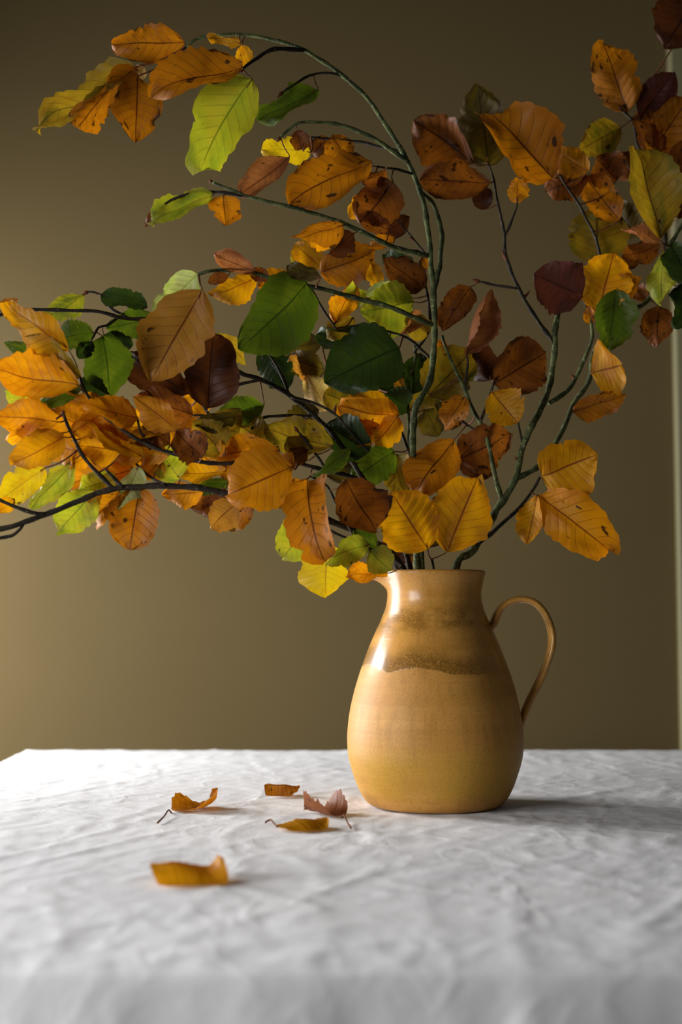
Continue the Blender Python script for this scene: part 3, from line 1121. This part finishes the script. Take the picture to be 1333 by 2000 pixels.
STYLE = {'R': 1.5, 'P': 1.3, 'D': 0.9, 'B': 0.8, 'O': 0.6, 'T': 0.5}
for n, row in enumerate(r for r in LEAVES.strip().split('\n')):
    t = row.split()
    bx, by, tx_, ty_, wd = map(float, t[:5])
    code, o_, tt = t[5], float(t[6]), float(t[7])
    rg = random.Random(n * 7 + 11)
    d2, key, anchor = nearest(bx, by, t[8] if len(t) > 8 else None)
    da = (anchor.y - DJ) * 100
    db = da + o_
    if d2 < 64:
        db = da + max(-0.6, min(0.6, o_))
    dtip = db + (tt if tt else 0.0) + rg.uniform(-1.6, 1.2) + (o_ if d2 < 64 else 0)
    base = at(bx, by, db)
    tip = at(tx_, ty_, dtip)
    tip = base + (tip - base) * 1.02
    L = (tip - base).length
    k_px = (DJ + db / 100) / F
    wreal = wd * k_px * 1.16
    W = max(wreal, 0.60 * L)
    roll = math.acos(max(-1, min(1, wreal / W)))
    roll *= 0.92
    mid = (base + tip) / 2
    face = (CAM - mid).normalized()
    up_side = 1 if (tip - base).x < 0 else -1
    if roll < 0.25:
        roll = rg.uniform(-0.30, 0.30)
        W *= 1.04
    else:
        # the upper face of a slanting blade looks up or down
        roll *= up_side * (1 if rg.random() < 0.7 else -1)
    cup = STYLE.get(code, 0.45) * rg.uniform(0.5, 1.2) * rg.choice((1, 1, -1))
    par = roots[TW[key][0]]
    lf = put_blade('leaf', base, tip, face, W, n + 101, LEAF[code], par, roll,
                   cup=cup, bend=rg.uniform(0.1, 1.0) * rg.choice((1, -1)) * (0.35 if abs(roll) > 0.55 else 1.0), twist=rg.uniform(-0.7, 0.7),
                   sway=rg.uniform(-0.3, 0.3) * (0.3 if abs(roll) > 0.55 else 1.0), wave=rg.uniform(0.04, 0.12), fold=rg.choice((rg.uniform(0.0, 0.5), rg.uniform(-0.3, 0.15))))
    # stalk from the twig to the blade
    a = anchor
    dist = (base - a).length
    if dist > 0.0015:
        sagp = (a + base) / 2 + Vector((0, 0, -0.08 * dist)) + Vector((rg.uniform(-.08, .08) * dist, 0, 0))
        pl = catmull([a, sagp, base, base + (tip - base) * 0.10], max(0.002, dist / 8))
        r_ = 0.00065 if dist < 0.03 else 0.0009
        st = tube('leaf_stalk', pl, lambda q, r_=r_: r_ * (1.25 - 0.5 * q), M_STALK, None, 6, n, False)
        st.parent = lf
        st.matrix_parent_inverse = Matrix.Translation(-Vector(par.location)) @ Matrix.Identity(4)
        st.matrix_parent_inverse = Matrix.Identity(4)


# ------------------------------------------------------------------ fallen leaves on the cloth
def settle(o, lift=0.0):
    zs = [(o.matrix_basis @ v.co).z for v in o.data.vertices]
    return min(zs)


def fallen(label, code, bx, by, tx_, ty_, W, seed, stalk=None, tiplift=0.0, baselift=0.0, roll=0.0, **kw):
    b = ground(bx, by)
    e = ground(tx_, ty_)
    b.z += baselift
    e.z += tiplift
    flat = kw.pop('flat', 0.6)
    rest = kw.pop('rest', 0.30)
    vsd = put_blade('blade', b, e, Vector((0, 0, 1)), W, seed, LEAF[code], None, roll, **kw)
    for v in vsd.data.vertices:
        v.co.z = ZT + (v.co.z - ZT) * flat
    b.z = ZT + (b.z - ZT) * flat
    zs = sorted(v.co.z for v in vsd.data.vertices)
    low = zs[int(len(zs) * rest)]
    for v in vsd.data.vertices:                        # the part that lies on the cloth is pressed flat
        if v.co.z < low:
            v.co.z = low - 0.0006 * (1 - math.exp((v.co.z - low) * 300))
    root = bpy.data.objects.new('fallen_leaf', None)
    COL.objects.link(root)
    root.location = (b.x, b.y, ZT)
    tag(root, label, 'leaf', 'fallen leaves on the cloth')
    dz = ZT + 0.0010 - low
    vsd.data.transform(Matrix.Translation((-b.x, -b.y, -ZT + dz)))
    vsd.parent = root
    if stalk:
        P = []
        for (x, y, up) in stalk:
            g = ground(x, y)
            g.z += up
            P.append(g)
        P = [b + Vector((0, 0, dz))] + P
        st = tube('leaf_stalk', catmull(P, 0.002), lambda q: 0.0011 - 0.0003 * math.sin(q * PI), M_STALK, None, 7, seed, False)
        st.data.transform(Matrix.Translation((-b.x, -b.y, -ZT)))
        st.parent = root
    return root


fallen('curled orange-brown fallen leaf with one end standing up and a long pale stalk', 'O', 338, 1584, 424, 1574, 0.052, 731,
       [(330, 1590, 0.004), (320, 1599, 0.002), (308, 1609, 0.001)], tiplift=0.024, cup=0.6, bend=0.0, wave=0.10, fold=0.05, twist=0.5, flat=1.0, tipcurl=-2.0, sway=0.0)
fallen('small rolled orange fallen leaf without a visible stalk', 'O', 517, 1552, 586, 1554, 0.062, 702, None, cup=-1.9, bend=0.1, wave=0.04, fold=0.0, roll=0.2, rest=0.22,
       flat=1.0, tipcurl=0.0, sway=0.05)
fallen('crumpled pinkish-brown fallen leaf beside the jug with a hooked stalk', 'R', 668, 1594, 596, 1584, 0.062, 713,
       [(672, 1600, 0.004), (679, 1610, 0.002), (686, 1619, 0.001)], tiplift=0.006, cup=1.5, bend=0.0, wave=0.10, fold=0.1, twist=-0.5, flat=1.0, tipcurl=-0.8, sway=0.1)
fallen('yellow fallen leaf lying in front of the crumpled brown one, stalk pointing left', 'Y', 542, 1621, 640, 1614, 0.056, 714,
       [(536, 1617, 0.004), (528, 1611, 0.005), (518, 1611, 0.002)], tiplift=0.004, cup=-1.1, bend=0.5, wave=0.06, fold=0.0, roll=0.15, rest=0.22, flat=1.0, tipcurl=-0.5, sway=0.05)
fallen('bright yellow fallen leaf lying alone near the table front edge', 'Y', 292, 1722, 428, 1718, 0.072, 725, None,
       tiplift=0.006, cup=-1.3, bend=0.8, wave=0.07, fold=0.0, roll=0.15, rest=0.20, flat=1.0, tipcurl=-2.4, sway=0.05, bites=[])
